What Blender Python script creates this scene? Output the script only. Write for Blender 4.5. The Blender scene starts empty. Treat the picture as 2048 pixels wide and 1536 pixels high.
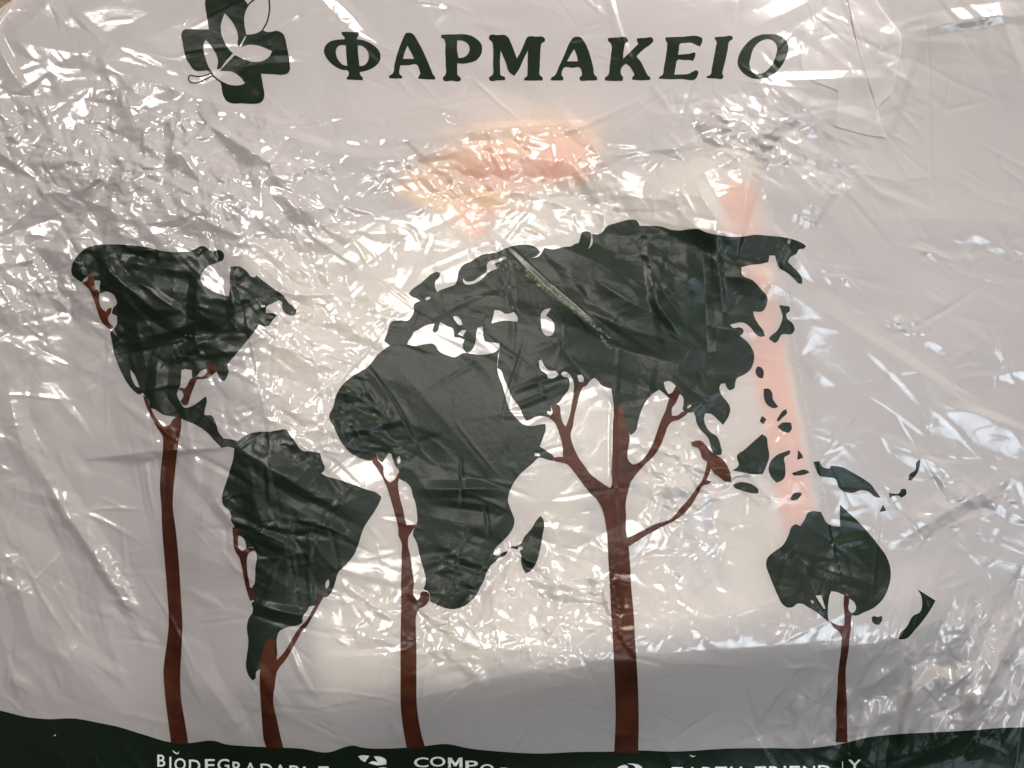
import bpy, math, random
import numpy as np
from mathutils import Vector, Matrix
from mathutils.geometry import delaunay_2d_cdt

S = 0.0002            # metres per photograph pixel on the table-parallel plane
D = 0.45              # camera height above that plane
W2, H2 = 1024.0, 768.0
scn = bpy.context.scene
col = scn.collection

# ------------------------------------------------------------------ camera, world, lamps
cam_d = bpy.data.cameras.new("camera"); cam = bpy.data.objects.new("camera", cam_d); col.objects.link(cam)
cam.location = (0, 0, D)
cam_d.sensor_width = 36.0
cam_d.lens = 36.0 * D / (2048 * S)
cam_d.clip_start = 0.02; cam_d.clip_end = 20
scn.camera = cam

w = bpy.data.worlds.new("World"); scn.world = w; w.use_nodes = True
w.node_tree.nodes["Background"].inputs[0].default_value = (0.95, 0.92, 0.93, 1)
w.node_tree.nodes["Background"].inputs[1].default_value = 0.06

def area(name, loc, target, sx, sy, power, colr):
    l = bpy.data.lights.new(name, 'AREA'); l.shape = 'RECTANGLE'; l.size = sx; l.size_y = sy
    l.energy = power; l.color = colr
    o = bpy.data.objects.new(name, l); col.objects.link(o); o.location = loc
    o.rotation_euler = (Vector(target) - Vector(loc)).to_track_quat('-Z', 'Y').to_euler()
    return o
def beam(o, deg): o.data.spread = math.radians(deg)
beam(area("window_light", (0.42, 0.80, 0.46), (0.06, 0.05, 0), 0.38, 0.26, 7.4, (1.0, 0.95, 0.88)), 110)
beam(area("ceiling_light", (0.01, 0.04, 0.95), (-0.01, 0.06, 0), 0.22, 0.18, 0.23, (1.0, 0.94, 0.88)), 50)
beam(area("left_window_light", (-0.50, 0.26, 0.95), (-0.06, 0.05, 0), 0.28, 0.22, 0.74, (1.0, 0.95, 0.90)), 55)
beam(area("far_window_light", (0.50, -0.36, 0.85), (0.16, -0.10, 0), 0.50, 0.36, 0.60, (0.74, 0.88, 1.0)), 50)

scn.view_settings.view_transform = 'Standard'
scn.view_settings.look = 'None'
scn.view_settings.exposure = 0.25
scn.view_settings.gamma = 1.0
scn.render.engine = 'CYCLES'
c = scn.cycles
c.use_denoising = True
c.max_bounces = 14; c.diffuse_bounces = 5; c.glossy_bounces = 4; c.transmission_bounces = 8; c.transparent_max_bounces = 12
c.caustics_reflective = True; c.caustics_refractive = True
c.sample_clamp_indirect = 6.0
c.use_adaptive_sampling = False

# ------------------------------------------------------------------ materials
def nmat(name):
    m = bpy.data.materials.new(name); m.use_nodes = True
    nt = m.node_tree
    for n in list(nt.nodes): nt.nodes.remove(n)
    out = nt.nodes.new("ShaderNodeOutputMaterial")
    return m, nt, out
def N(nt, t, **kw):
    n = nt.nodes.new(t)
    for k, v in kw.items():
        if isinstance(k, str) and hasattr(n, k): setattr(n, k, v)
    return n
def setin(n, **kw):
    for k, v in kw.items(): n.inputs[k.replace('_', ' ')].default_value = v
def fine_bump(nt, strength):
    tc = N(nt, "ShaderNodeTexCoord")
    n1 = N(nt, "ShaderNodeTexNoise"); setin(n1, Scale=260.0, Detail=5.0, Roughness=0.62, Distortion=0.8)
    n2 = N(nt, "ShaderNodeTexVoronoi", feature='DISTANCE_TO_EDGE'); setin(n2, Scale=330.0)
    ma = N(nt, "ShaderNodeMath", operation='MULTIPLY_ADD'); ma.inputs[1].default_value = 0.35
    nt.links.new(tc.outputs["Object"], n1.inputs["Vector"]); nt.links.new(tc.outputs["Object"], n2.inputs["Vector"])
    nt.links.new(n2.outputs["Distance"], ma.inputs[0]); nt.links.new(n1.outputs["Fac"], ma.inputs[2])
    b = N(nt, "ShaderNodeBump"); setin(b, Strength=strength, Distance=0.00045)
    nt.links.new(ma.outputs[0], b.inputs["Height"])
    return b, tc

def film_material():
    m, nt, out = nmat("milky_film")
    L = nt.links.new
    b, tc = fine_bump(nt, 0.16)
    b2 = N(nt, "ShaderNodeBump"); setin(b2, Strength=0.0)
    dif = N(nt, "ShaderNodeBsdfDiffuse"); setin(dif, Color=(0.80, 0.745, 0.735, 1))
    tra = N(nt, "ShaderNodeBsdfTranslucent"); setin(tra, Color=(0.86, 0.80, 0.78, 1))
    body = N(nt, "ShaderNodeMixShader"); body.inputs[0].default_value = 0.42
    L(dif.outputs[0], body.inputs[1]); L(tra.outputs[0], body.inputs[2])
    ref = N(nt, "ShaderNodeBsdfRefraction"); setin(ref, Roughness=0.85, IOR=1.9, Color=(0.97, 0.95, 0.94, 1))
    trp = N(nt, "ShaderNodeBsdfTransparent"); setin(trp, Color=(0.97, 0.95, 0.94, 1))
    see = N(nt, "ShaderNodeMixShader"); see.inputs[0].default_value = 0.06
    L(ref.outputs[0], see.inputs[1]); L(trp.outputs[0], see.inputs[2])
    base = N(nt, "ShaderNodeMixShader"); base.inputs[0].default_value = 0.61
    L(body.outputs[0], base.inputs[1]); L(see.outputs[0], base.inputs[2])
    g1 = N(nt, "ShaderNodeBsdfGlossy"); setin(g1, Roughness=0.085)
    g2 = N(nt, "ShaderNodeBsdfGlossy"); setin(g2, Roughness=0.27)
    gm = N(nt, "ShaderNodeMixShader"); gm.inputs[0].default_value = 0.36
    L(g1.outputs[0], gm.inputs[1]); L(g2.outputs[0], gm.inputs[2])
    fr = N(nt, "ShaderNodeFresnel"); setin(fr, IOR=1.54)
    fin = N(nt, "ShaderNodeMixShader")
    L(fr.outputs[0], fin.inputs[0]); L(base.outputs[0], fin.inputs[1]); L(gm.outputs[0], fin.inputs[2])
    for n in (g1, g2, fr): L(b.outputs[0], n.inputs["Normal"])
    L(fin.outputs[0], out.inputs[0])
    return m

def ink_material(name, colr, seethrough, tint, speck=0.0, ior=1.33, mottle=None):
    m, nt, out = nmat(name)
    L = nt.links.new
    b, tc = fine_bump(nt, 0.22)
    dif = N(nt, "ShaderNodeBsdfDiffuse"); setin(dif, Color=(*colr, 1))
    if speck > 0:       # tiny pinholes and wear in the ink
        n = N(nt, "ShaderNodeTexNoise"); setin(n, Scale=1500.0, Detail=3.0, Roughness=0.7)
        n2 = N(nt, "ShaderNodeTexNoise"); setin(n2, Scale=28.0, Detail=3.0)
        L(tc.outputs["Object"], n.inputs["Vector"]); L(tc.outputs["Object"], n2.inputs["Vector"])
        r = N(nt, "ShaderNodeMapRange"); setin(r, From_Min=0.60, From_Max=0.74)
        L(n.outputs["Fac"], r.inputs[0])
        r2 = N(nt, "ShaderNodeMapRange"); setin(r2, From_Min=0.45, From_Max=0.7)
        L(n2.outputs["Fac"], r2.inputs[0])
        mu = N(nt, "ShaderNodeMath", operation='MULTIPLY'); L(r.outputs[0], mu.inputs[0]); L(r2.outputs[0], mu.inputs[1])
        mu2 = N(nt, "ShaderNodeMath", operation='MULTIPLY'); L(mu.outputs[0], mu2.inputs[0]); mu2.inputs[1].default_value = speck
        mx = N(nt, "ShaderNodeMix", data_type='RGBA')
        mx.inputs["A"].default_value = (*colr, 1); mx.inputs["B"].default_value = (0.22, 0.15, 0.075, 1)
        if mottle:      # mottled haze painted into the ink as darker and lighter tone
            n3 = N(nt, "ShaderNodeTexNoise"); setin(n3, Scale=42.0, Detail=5.0, Roughness=0.6, Distortion=0.6)
            L(tc.outputs["Object"], n3.inputs["Vector"])
            r3 = N(nt, "ShaderNodeMapRange"); setin(r3, From_Min=0.38, From_Max=0.62); L(n3.outputs["Fac"], r3.inputs[0])
            mm = N(nt, "ShaderNodeMix", data_type='RGBA'); mm.inputs["A"].default_value = (*mottle, 1); mm.inputs["B"].default_value = (*colr, 1)
            L(r3.outputs[0], mm.inputs["Factor"]); L(mm.outputs["Result"], mx.inputs["A"])
        L(mu2.outputs[0], mx.inputs["Factor"]); L(mx.outputs["Result"], dif.inputs["Color"])
    trp = N(nt, "ShaderNodeBsdfTransparent"); setin(trp, Color=(*tint, 1))
    base = N(nt, "ShaderNodeMixShader"); base.inputs[0].default_value = seethrough
    L(dif.outputs[0], base.inputs[1]); L(trp.outputs[0], base.inputs[2])
    g1 = N(nt, "ShaderNodeBsdfGlossy"); setin(g1, Roughness=0.22)
    g2 = N(nt, "ShaderNodeBsdfGlossy"); setin(g2, Roughness=0.40)
    gm = N(nt, "ShaderNodeMixShader"); gm.inputs[0].default_value = 0.75
    L(g1.outputs[0], gm.inputs[1]); L(g2.outputs[0], gm.inputs[2])
    fr = N(nt, "ShaderNodeFresnel"); setin(fr, IOR=ior)
    fin = N(nt, "ShaderNodeMixShader")
    L(fr.outputs[0], fin.inputs[0]); L(base.outputs[0], fin.inputs[1]); L(gm.outputs[0], fin.inputs[2])
    for n in (g1, g2, fr): L(b.outputs[0], n.inputs["Normal"])
    L(fin.outputs[0], out.inputs[0])
    return m

def card_material(name, colr, rough=0.55, scale=60, var=0.06):
    m, nt, out = nmat(name)
    L = nt.links.new
    p = N(nt, "ShaderNodeBsdfPrincipled"); p.inputs["Roughness"].default_value = rough
    tc = N(nt, "ShaderNodeTexCoord"); n = N(nt, "ShaderNodeTexNoise"); setin(n, Scale=float(scale), Detail=4.0)
    L(tc.outputs["Object"], n.inputs["Vector"])
    mx = N(nt, "ShaderNodeMix", data_type='RGBA')
    mx.inputs["A"].default_value = (*[x * (1 - var) for x in colr], 1); mx.inputs["B"].default_value = (*[min(1, x * (1 + var)) for x in colr], 1)
    L(n.outputs["Fac"], mx.inputs["Factor"]); L(mx.outputs["Result"], p.inputs["Base Color"])
    L(p.outputs[0], out.inputs[0])
    return m

def wood_material():
    m, nt, out = nmat("brown_wood")
    L = nt.links.new
    p = N(nt, "ShaderNodeBsdfPrincipled"); p.inputs["Roughness"].default_value = 0.45
    tc = N(nt, "ShaderNodeTexCoord"); mp = N(nt, "ShaderNodeMapping")
    mp.inputs["Scale"].default_value = (2.0, 14.0, 4.0); mp.inputs["Rotation"].default_value = (0, 0, 0.7)
    n = N(nt, "ShaderNodeTexNoise"); setin(n, Scale=9.0, Detail=8.0, Roughness=0.65, Distortion=1.2)
    L(tc.outputs["Object"], mp.inputs["Vector"]); L(mp.outputs[0], n.inputs["Vector"])
    cr = N(nt, "ShaderNodeValToRGB")
    cr.color_ramp.elements[0].position = 0.32; cr.color_ramp.elements[0].color = (0.028, 0.014, 0.005, 1)
    cr.color_ramp.elements[1].position = 0.70; cr.color_ramp.elements[1].color = (0.105, 0.060, 0.024, 1)
    L(n.outputs["Fac"], cr.inputs[0]); L(cr.outputs[0], p.inputs["Base Color"])
    b = N(nt, "ShaderNodeBump"); setin(b, Strength=0.3, Distance=0.0006); L(n.outputs["Fac"], b.inputs["Height"]); L(b.outputs[0], p.inputs["Normal"])
    L(p.outputs[0], out.inputs[0])
    return m

def wear_material():        # ink rubbed off along a hard fold
    m, nt, out = nmat("rubbed_ink")
    L = nt.links.new
    tc = N(nt, "ShaderNodeTexCoord")
    n = N(nt, "ShaderNodeTexNoise"); setin(n, Scale=700.0, Detail=5.0, Roughness=0.75)
    L(tc.outputs["Object"], n.inputs["Vector"])
    r = N(nt, "ShaderNodeMapRange"); setin(r, From_Min=0.48, From_Max=0.66)
    L(n.outputs["Fac"], r.inputs[0])
    dif = N(nt, "ShaderNodeBsdfDiffuse"); setin(dif, Color=(0.115, 0.135, 0.085, 1))
    trp = N(nt, "ShaderNodeBsdfTransparent")
    mx = N(nt, "ShaderNodeMixShader"); L(r.outputs[0], mx.inputs[0]); L(trp.outputs[0], mx.inputs[1]); L(dif.outputs[0], mx.inputs[2])
    L(mx.outputs[0], out.inputs[0])
    return m

M_FILM = film_material()
M_GREEN = ink_material("green_ink", (0.004, 0.0075, 0.004), 0.02, (0.12, 0.25, 0.12), speck=0.25)
M_DARK = ink_material("dark_green_ink", (0.003, 0.0065, 0.003), 0.0, (0.1, 0.2, 0.1), ior=1.24)
M_BROWN = ink_material("brown_ink", (0.042, 0.011, 0.004), 0.12, (0.60, 0.26, 0.10), speck=0.22, ior=1.30, mottle=(0.016, 0.0028, 0.0015))
M_WHITE = ink_material("white_ink", (0.42, 0.42, 0.40), 0.0, (1, 1, 1))
M_BOX = card_material("white_card", (0.62, 0.585, 0.475))
M_PINK = card_material("salmon_card", (0.92, 0.29, 0.07))
M_PEACH = card_material("peach_card", (0.94, 0.43, 0.04), scale=25, var=0.15)
M_YEL = card_material("yellow_card", (0.92, 0.56, 0.08))
M_TEXT = card_material("grey_blue_print", (0.20, 0.24, 0.36))
M_WOOD = wood_material()
M_WEAR = wear_material()

# ------------------------------------------------------------------ the crumpled surface  h(x, y), in pixels of the plane
G = 2.5
X0, X1, Y0, Y1 = -130.0, 2180.0, -130.0, 1670.0
gx = np.arange(X0, X1 + 1e-6, G); gy = np.arange(Y0, Y1 + 1e-6, G)
NX, NY = len(gx), len(gy)
XX, YY = np.meshgrid(gx, gy)
rng = np.random.default_rng(7)

def sstep(a, b, x):
    t = np.clip((x - a) / (b - a), 0, 1); return t * t * (3 - 2 * t)
def blob(x, y, cx, cy, rx, ry, ang=0.0):
    a = math.radians(ang); dx, dy = x - cx, y - cy
    u = dx * math.cos(a) + dy * math.sin(a); v = -dx * math.sin(a) + dy * math.cos(a)
    return np.exp(-((u / rx) ** 2 + (v / ry) ** 2))

# the box under the film: centre, half sizes, turned anticlockwise in the picture
BOX_C = (1075.0, 845.0); BOX_HX, BOX_HY, BOX_A = 505.0, 445.0, math.radians(-11.0)
BOX_T = 62.0
def box_local(x, y):
    dx, dy = x - BOX_C[0], y - BOX_C[1]
    return dx * math.cos(BOX_A) + dy * math.sin(BOX_A), -dx * math.sin(BOX_A) + dy * math.cos(BOX_A)

H = np.zeros_like(XX)
bu, bv = box_local(XX, YY)
qx = np.maximum(np.abs(bu) - BOX_HX, 0); qy = np.maximum(np.abs(bv) - BOX_HY, 0)
dist = np.hypot(qx, qy)
H += 22 + (BOX_T - 6) * (1 - sstep(10, 420, dist))
H += 26 * blob(XX, YY, 330, 330, 420, 260) + 12 * blob(XX, YY, 1900, 1380, 260, 170)
H += 30 * blob(XX, YY, 590, 930, 170, 430) + 36 * blob(XX, YY, 1500, 350, 230, 230) + 30 * blob(XX, YY, 970, 290, 330, 100) + 66 * blob(XX, YY, 1200, 1265, 560, 110, -6) - 45 * blob(XX, YY, 1200, 1560, 640, 130, -4)
H -= 10 * sstep(0, -130, XX) + 0 * XX
H += (8 + 30 * blob(XX, YY, 1180, 0, 620, 2000)) * sstep(330, 20, YY)

# where the film is finely crinkled
def crinkle(x, y):
    z = 0.14 + 0 * x
    for (cx, cy, rx, ry, a, s) in [(330, 360, 430, 170, 12, 1.6), (130, 560, 150, 150, 0, 1.1), (330, 640, 260, 180, 30, .55), (620, 640, 170, 170, 0, .95),
                                   (650, 830, 200, 110, 20, .85), (900, 380, 330, 60, 0, 1.0), (1090, 320, 140, 50, 0, .9), (1230, 430, 140, 50, 0, .8),
                                   (1500, 300, 190, 70, 15, 1.4), (1650, 370, 110, 45, 15, 1.4), (1780, 640, 260, 30, 30, .9), (1900, 500, 160, 40, 0, .7),
                                   (1050, 1200, 240, 130, -10, 1.4), (1330, 1180, 190, 120, 0, .6), (1370, 960, 110, 120, 0, 1.4), (760, 1180, 80, 130, 0, .8),
                                   (1800, 1360, 260, 130, -20, 1.5), (1980, 1330, 160, 170, 0, 1.5), (1560, 1150, 50, 160, 0, .6), (1940, 1000, 150, 60, -25, .75),
                                   (120, 1030, 200, 38, 50, .9), (250, 1180, 120, 36, 60, .95), (30, 1130, 40, 90, 0, .6), (30, 1370, 40, 70, 0, .6),
                                   (300, 600, 120, 120, 0, .35), (560, 1030, 160, 160, 0, .5), (1300, 560, 240, 100, 0, .35), (1640, 1130, 90, 60, 0, .6),
                                   (520, 1080, 140, 160, 0, .3), (1660, 90, 100, 90, 0, .45), (1800, 200, 30, 90, -15, .7), (330, 900, 120, 80, 0, .45)]:
        z = np.maximum(z, s * blob(x, y, cx, cy, rx, ry, a))
    for (cx, cy, rx, ry, a, s) in [(1000, 130, 620, 90, 0, .8), (1880, 300, 170, 120, 0, .7), (180, 1000, 90, 190, 0, .3), (1120, 1400, 420, 70, -4, .7),
                                   (380, 120, 300, 80, 0, .6), (860, 780, 90, 110, 0, .5), (1780, 480, 190, 60, 0, .4)]:
        z = z * (1 - s * blob(x, y, cx, cy, rx, ry, a))
    n = np.sin(x / 61 + 1.7 * np.sin(y / 83 + 0.4)) * np.sin(y / 47 + 1.9 * np.sin(x / 97 + 2.0)) + 0.6 * np.sin(x / 27 + y / 35 + 2 * np.sin(y / 60))
    return z * np.clip(0.95 + 0.42 * n, 0.3, 1.4)      # crushed patches between slack ones
def flow(x, y):      # usual direction of the creases, degrees, clockwise from +x in the picture
    if x > 1480 and y > 1100: return 108
    if x < 450 and y > 850: return 58
    if x > 1450: return 28
    if y < 250: return 12
    if x > 800 and y > 1000: return -28
    return 22

def ridge(cx, cy, L, wa, wb, ang, amp, sharp=1.0):
    """one fold: a roof of two flat flanks (widths wa, wb) that fades out along its length"""
    R = max(L * 1.5, wa, wb) + 6
    i0, i1 = int((cx - R - X0) / G), int((cx + R - X0) / G) + 2
    j0, j1 = int((cy - R - Y0) / G), int((cy + R - Y0) / G) + 2
    i0, j0 = max(i0, 0), max(j0, 0); i1, j1 = min(i1, NX), min(j1, NY)
    if i0 >= i1 or j0 >= j1: return
    dx = XX[j0:j1, i0:i1] - cx; dy = YY[j0:j1, i0:i1] - cy
    a = math.radians(ang); u = dx * math.cos(a) + dy * math.sin(a); v = -dx * math.sin(a) + dy * math.cos(a)
    v = v + 0.10 * L * np.sin(u / L * 1.7 + cx) * 0.6
    prof = np.where(v < 0, 1 + v / wa, 1 - v / wb); prof = np.clip(prof, 0, 1)
    win = np.clip(1 - (np.abs(u) / (1.35 * L)) ** 2, 0, 1); win = win * win
    H[j0:j1, i0:i1] += amp * prof * win

def scatter(n, Lr, wr, slope, spread, thresh):
    k = 0
    while k < n:
        x = rng.uniform(X0, X1); y = rng.uniform(Y0, Y1)
        m = float(crinkle(np.array(x), np.array(y)))
        if rng.random() > m ** thresh: 
            k += 0.25; continue
        k += 1
        wd = rng.uniform(*wr); as_ = rng.uniform(0.35, 1.0)
        wa, wb = (wd, wd * as_) if rng.random() < .5 else (wd * as_, wd)
        L = rng.uniform(*Lr)
        ang = rng.normal(flow(x, y), spread) if rng.random() < .75 else rng.uniform(0, 180)
        amp = wd * rng.uniform(*slope) * (0.45 + 0.55 * m) * (1 if rng.random() < .6 else -1)
        ridge(x, y, L, wa, wb, ang, amp)
scatter(260, (70, 230), (22, 60), (0.04, 0.085), 35, 0.3)
scatter(1000, (28, 90), (10, 24), (0.08, 0.20), 35, 0.8)
scatter(3500, (10, 40), (5, 10), (0.10, 0.24), 45, 1.3)

def facets(spacing, amp, ang, stretch, weight, power, seed):
    """flat triangular facets with straight sharp creases: heights at scattered points, joined linearly"""
    r = np.random.default_rng(seed)
    a = math.radians(ang); ca, sa = math.cos(a), math.sin(a)
    n = int((X1 - X0 + 200) * (Y1 - Y0 + 200) / spacing ** 2)
    P = np.stack([r.uniform(X0 - 100, X1 + 100, n), r.uniform(Y0 - 100, Y1 + 100, n)], -1)
    m = crinkle(P[:, 0], P[:, 1])
    keep = (r.random(n) < np.clip(m * 1.5, 0.06, 1)); keep &= weight(P[:, 0], P[:, 1]) > 0.02
    P = P[keep]; m = m[keep]
    hgt = r.normal(0, 1, len(P)) * amp * (m ** power)
    u = (P[:, 0] * ca + P[:, 1] * sa) / stretch; v = -P[:, 0] * sa + P[:, 1] * ca
    vs, es, fs, ov, *_ = delaunay_2d_cdt([Vector((x, y)) for x, y in zip(u, v)], [], [], 0, 1e-5, True)
    src = [o[0] for o in ov]; P = P[src]; hgt = hgt[src]
    lay = np.zeros_like(H)
    for f in fs:
        p = P[list(f)]; h = hgt[list(f)]
        i0 = max(0, int(math.ceil((p[:, 0].min() - X0) / G))); i1 = min(NX - 1, int((p[:, 0].max() - X0) / G))
        j0 = max(0, int(math.ceil((p[:, 1].min() - Y0) / G))); j1 = min(NY - 1, int((p[:, 1].max() - Y0) / G))
        if i1 < i0 or j1 < j0: continue
        d = (p[1, 1]-p[2, 1])*(p[0, 0]-p[2, 0]) + (p[2, 0]-p[1, 0])*(p[0, 1]-p[2, 1])
        if abs(d) < 1e-6: continue
        x = XX[j0:j1+1, i0:i1+1] - p[2, 0]; y = YY[j0:j1+1, i0:i1+1] - p[2, 1]
        l0 = ((p[1, 1]-p[2, 1])*x + (p[2, 0]-p[1, 0])*y) / d; l1 = ((p[2, 1]-p[0, 1])*x + (p[0, 0]-p[2, 0])*y) / d
        ins = (l0 >= -1e-6) & (l1 >= -1e-6) & (l0 + l1 <= 1 + 1e-6)
        z = l0 * h[0] + l1 * h[1] + (1 - l0 - l1) * h[2]
        lay[j0:j1+1, i0:i1+1][ins] = z[ins]
    return lay * weight(XX, YY)
one = lambda x, y: 1.0 + 0 * x
steep = lambda x, y: sstep(1440, 1560, x) * sstep(1060, 1200, y)
flat_ = lambda x, y: 1 - steep(x, y)
H += facets(95, 6.5, 25, 1.3, flat_, 0.6, 11) + facets(95, 8.0, 108, 2.2, steep, 0.6, 12)
H += facets(36, 3.4, 20, 1.6, flat_, 1.0, 13) + facets(44, 3.8, 108, 2.8, steep, 1.0, 14)
H += facets(15, 1.0, 15, 1.6, flat_, 1.4, 15) + facets(18, 0.5, 112, 2.0, steep, 1.3, 16)

# hairline creases, long thin and sparse
for _ in range(420):
    x = rng.uniform(X0, X1); y = rng.uniform(Y0, Y1); wd = rng.uniform(4, 8)
    ridge(x, y, rng.uniform(20, 110), wd, wd * rng.uniform(.6, 1.6), rng.normal(flow(x, y), 40), wd * rng.uniform(.10, .28) * rng.choice([-1, 1]))

# facets crushed into the printed crowns: long straight folds
for (x, y, L, wa, wb, ang, amp) in [
    (1395, 600, 130, 16, 34, 92, -7), (1300, 580, 120, 40, 14, 84, 6), (1420, 560, 90, 10, 12, 88, 4), (1230, 590, 110, 40, 40, 32, 8),
    (1320, 640, 50, 20, 14, 60, 6), (1170, 530, 90, 30, 30, 25, 5), (1110, 590, 150, 12, 70, 38, 15), (1230, 690, 120, 40, 80, 20, -15),
    (1480, 570, 60, 30, 30, 10, 4), (1450, 660, 70, 30, 26, 8, 5), (1400, 740, 90, 40, 60, 4, -6), (1400, 800, 60, 20, 30, 130, 5),
    (800, 820, 90, 6, 40, 58, 6), (760, 850, 60, 26, 10, -8, 5), (850, 900, 60, 30, 30, 40, -5), (930, 970, 80, 18, 18, 4, 7), (930, 1010, 60, 14, 24, 12, -6),
    (925, 960, 50, 5, 6, 90, -3), (975, 1030, 30, 5, 6, 85, -3), (1090, 760, 60, 9, 8, -22, 4), (1080, 790, 60, 9, 9, -20, 4), (960, 1110, 90, 30, 20, 24, 5), (900, 1160, 60, 24, 26, 150, 4),
    (560, 960, 40, 10, 8, 90, 3), (600, 950, 120, 30, 26, 27, 6), (650, 1000, 90, 26, 26, 24, -5), (560, 1060, 70, 10, 24, 26, 6), (690, 1000, 40, 8, 8, 125, 3),
    (540, 1000, 60, 24, 30, 80, 5), (610, 1100, 90, 30, 20, 92, -5), (640, 1120, 80, 9, 9, 92, 3), (560, 1150, 50, 8, 8, 115, 3), (590, 1200, 60, 12, 16, 15, 5), (470, 1010, 40, 30, 20, 50, 7),
    (300, 590, 100, 20, 20, 40, 6), (330, 540, 90, 14, 14, 6, 4), (400, 620, 100, 20, 26, 92, -5), (345, 600, 70, 12, 22, 38, 5), (370, 660, 70, 26, 18, -12, 6), (300, 680, 60, 26, 30, 80, 5),
    (410, 700, 60, 14, 14, -25, 5), (240, 540, 60, 20, 20, 60, 5), (490, 600, 70, 16, 16, 90, 4), (330, 760, 50, 24, 20, 90, 5),
    (1640, 1130, 70, 24, 16, 20, 5), (1600, 1160, 50, 14, 20, 70, 5), (1660, 1080, 60, 14, 20, -15, 4),
    # long folds in the clear film
    (1640, 640, 230, 40, 120, 33, 6), (1850, 770, 190, 22, 90, 28, 8), (1980, 845, 110, 14, 60, 22, 7), (1400, 430, 70, 22, 60, 60, 10),
    (1560, 520, 80, 12, 30, 48, 5), (1795, 190, 110, 16, 44, 106, 7), (1740, 120, 110, 30, 60, 60, 3.5), (1720, 190, 130, 50, 24, 72, 4), (2015, 110, 110, 24, 60, 66, 8), (1560, 40, 90, 30, 30, 150, 3), (1600, 110, 50, 20, 20, 100, 2.5), (1640, 180, 130, 16, 40, 0, 4), (1560, 230, 90, 24, 30, 30, 5), (1660, 250, 110, 20, 30, 12, 4), (1930, 60, 120, 30, 16, -6, 8),
    (1840, 90, 120, 30, 40, 8, 4), (1900, 450, 190, 60, 70, -3, 5), (1400, 470, 110, 20, 40, 10, 4), (1900, 1010, 160, 40, 26, -30, 8), (1830, 920, 130, 12, 30, 28, 4),
    (180, 1060, 190, 36, 20, 52, 9), (240, 1180, 110, 24, 18, 60, 7), (110, 1060, 190, 40, 60, 60, -6), (50, 860, 110, 30, 30, 80, 6), (60, 1200, 90, 24, 30, 70, 6), (180, 1320, 150, 50, 60, 50, 6),
    (400, 1330, 130, 60, 40, 65, 5), (460, 1390, 90, 30, 40, 55, 4), (560, 1350, 60, 20, 20, 60, 4), (620, 1300, 70, 8, 12, 62, 3),
    (640, 300, 140, 16, 40, 20, 6), (340, 190, 160, 24, 30, 22, 6), (150, 110, 150, 50, 30, 14, 5), (200, 70, 60, 10, 12, 45, 3), (30, 120, 70, 14, 40, 65, 8),
    (1000, 290, 190, 14, 20, -2, 4), (1180, 260, 90, 6, 10, -22, 3), (900, 60, 180, 40, 40, 60, 4), (700, 40, 90, 16, 20, 42, 4), (1230, 60, 90, 8, 14, 75, 3),
    (1090, 100, 220, 60, 60, 150, 4), (560, 130, 90, 10, 14, 2, 2.5), (400, 120, 30, 5, 5, -12, 2), (1480, 1260, 230, 40, 70, -8, 7), (1000, 1330, 240, 30, 90, -12, 8),
    (1680, 1360, 110, 20, 20, 108, 7), (1760, 1330, 110, 24, 24, 112, 8), (1850, 1300, 120, 24, 30, 118, 8), (1950, 1340, 120, 30, 24, 110, 9), (1620, 1420, 80, 16, 20, 105, 6),
    (2020, 1250, 110, 30, 40, 120, 8), (1990, 1490, 60, 30, 30, 20, 5), (1700, 1490, 50, 30, 12, 130, 6), (1800, 1500, 90, 40, 40, 160, 5), (575, 700, 230, 10, 10, 90, 2), (1230, 880, 200, 8, 8, 91, 2)]:
    ridge(x, y, L, wa, wb, ang, amp)

k = np.array([1., 2., 1.]) / 4
def blur(a):
    p = np.pad(a, 1, mode='edge')
    a = k[0] * p[1:-1, :-2] + k[1] * p[1:-1, 1:-1] + k[2] * p[1:-1, 2:]
    p = np.pad(a, 1, mode='edge')
    return k[0] * p[:-2, 1:-1] + k[1] * p[1:-1, 1:-1] + k[2] * p[2:, 1:-1]
low = np.where((np.abs(bu) < BOX_HX + 8) & (np.abs(bv) < BOX_HY + 8), BOX_T + 5.0, 6.0)
soft = 13.0
H = low + soft * np.log1p(np.exp(np.clip((H - low) / soft, -30, 30)))   # the film never sinks into what lies below it

def hsample(x, y):
    fx = np.clip((x - X0) / G, 0, NX - 1.001); fy = np.clip((y - Y0) / G, 0, NY - 1.001)
    i = fx.astype(int); j = fy.astype(int); a = fx - i; b = fy - j
    return (H[j, i] * (1 - a) + H[j, i + 1] * a) * (1 - b) + (H[j + 1, i] * (1 - a) + H[j + 1, i + 1] * a) * b
def world(x, y, z):
    return np.stack([(x - W2) * S, (H2 - y) * S, z * S], axis=-1)
def onto_film(p):
    """where the mark seen at photograph pixel p lies on the film (x, y of the film)"""
    p = np.asarray(p, float); q = p.copy()
    for _ in range(12):
        f = 1 - hsample(q[:, 0], q[:, 1]) * S / D
        q = np.stack([W2 + (p[:, 0] - W2) * f, H2 + (p[:, 1] - H2) * f], axis=-1)
    return q

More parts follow.
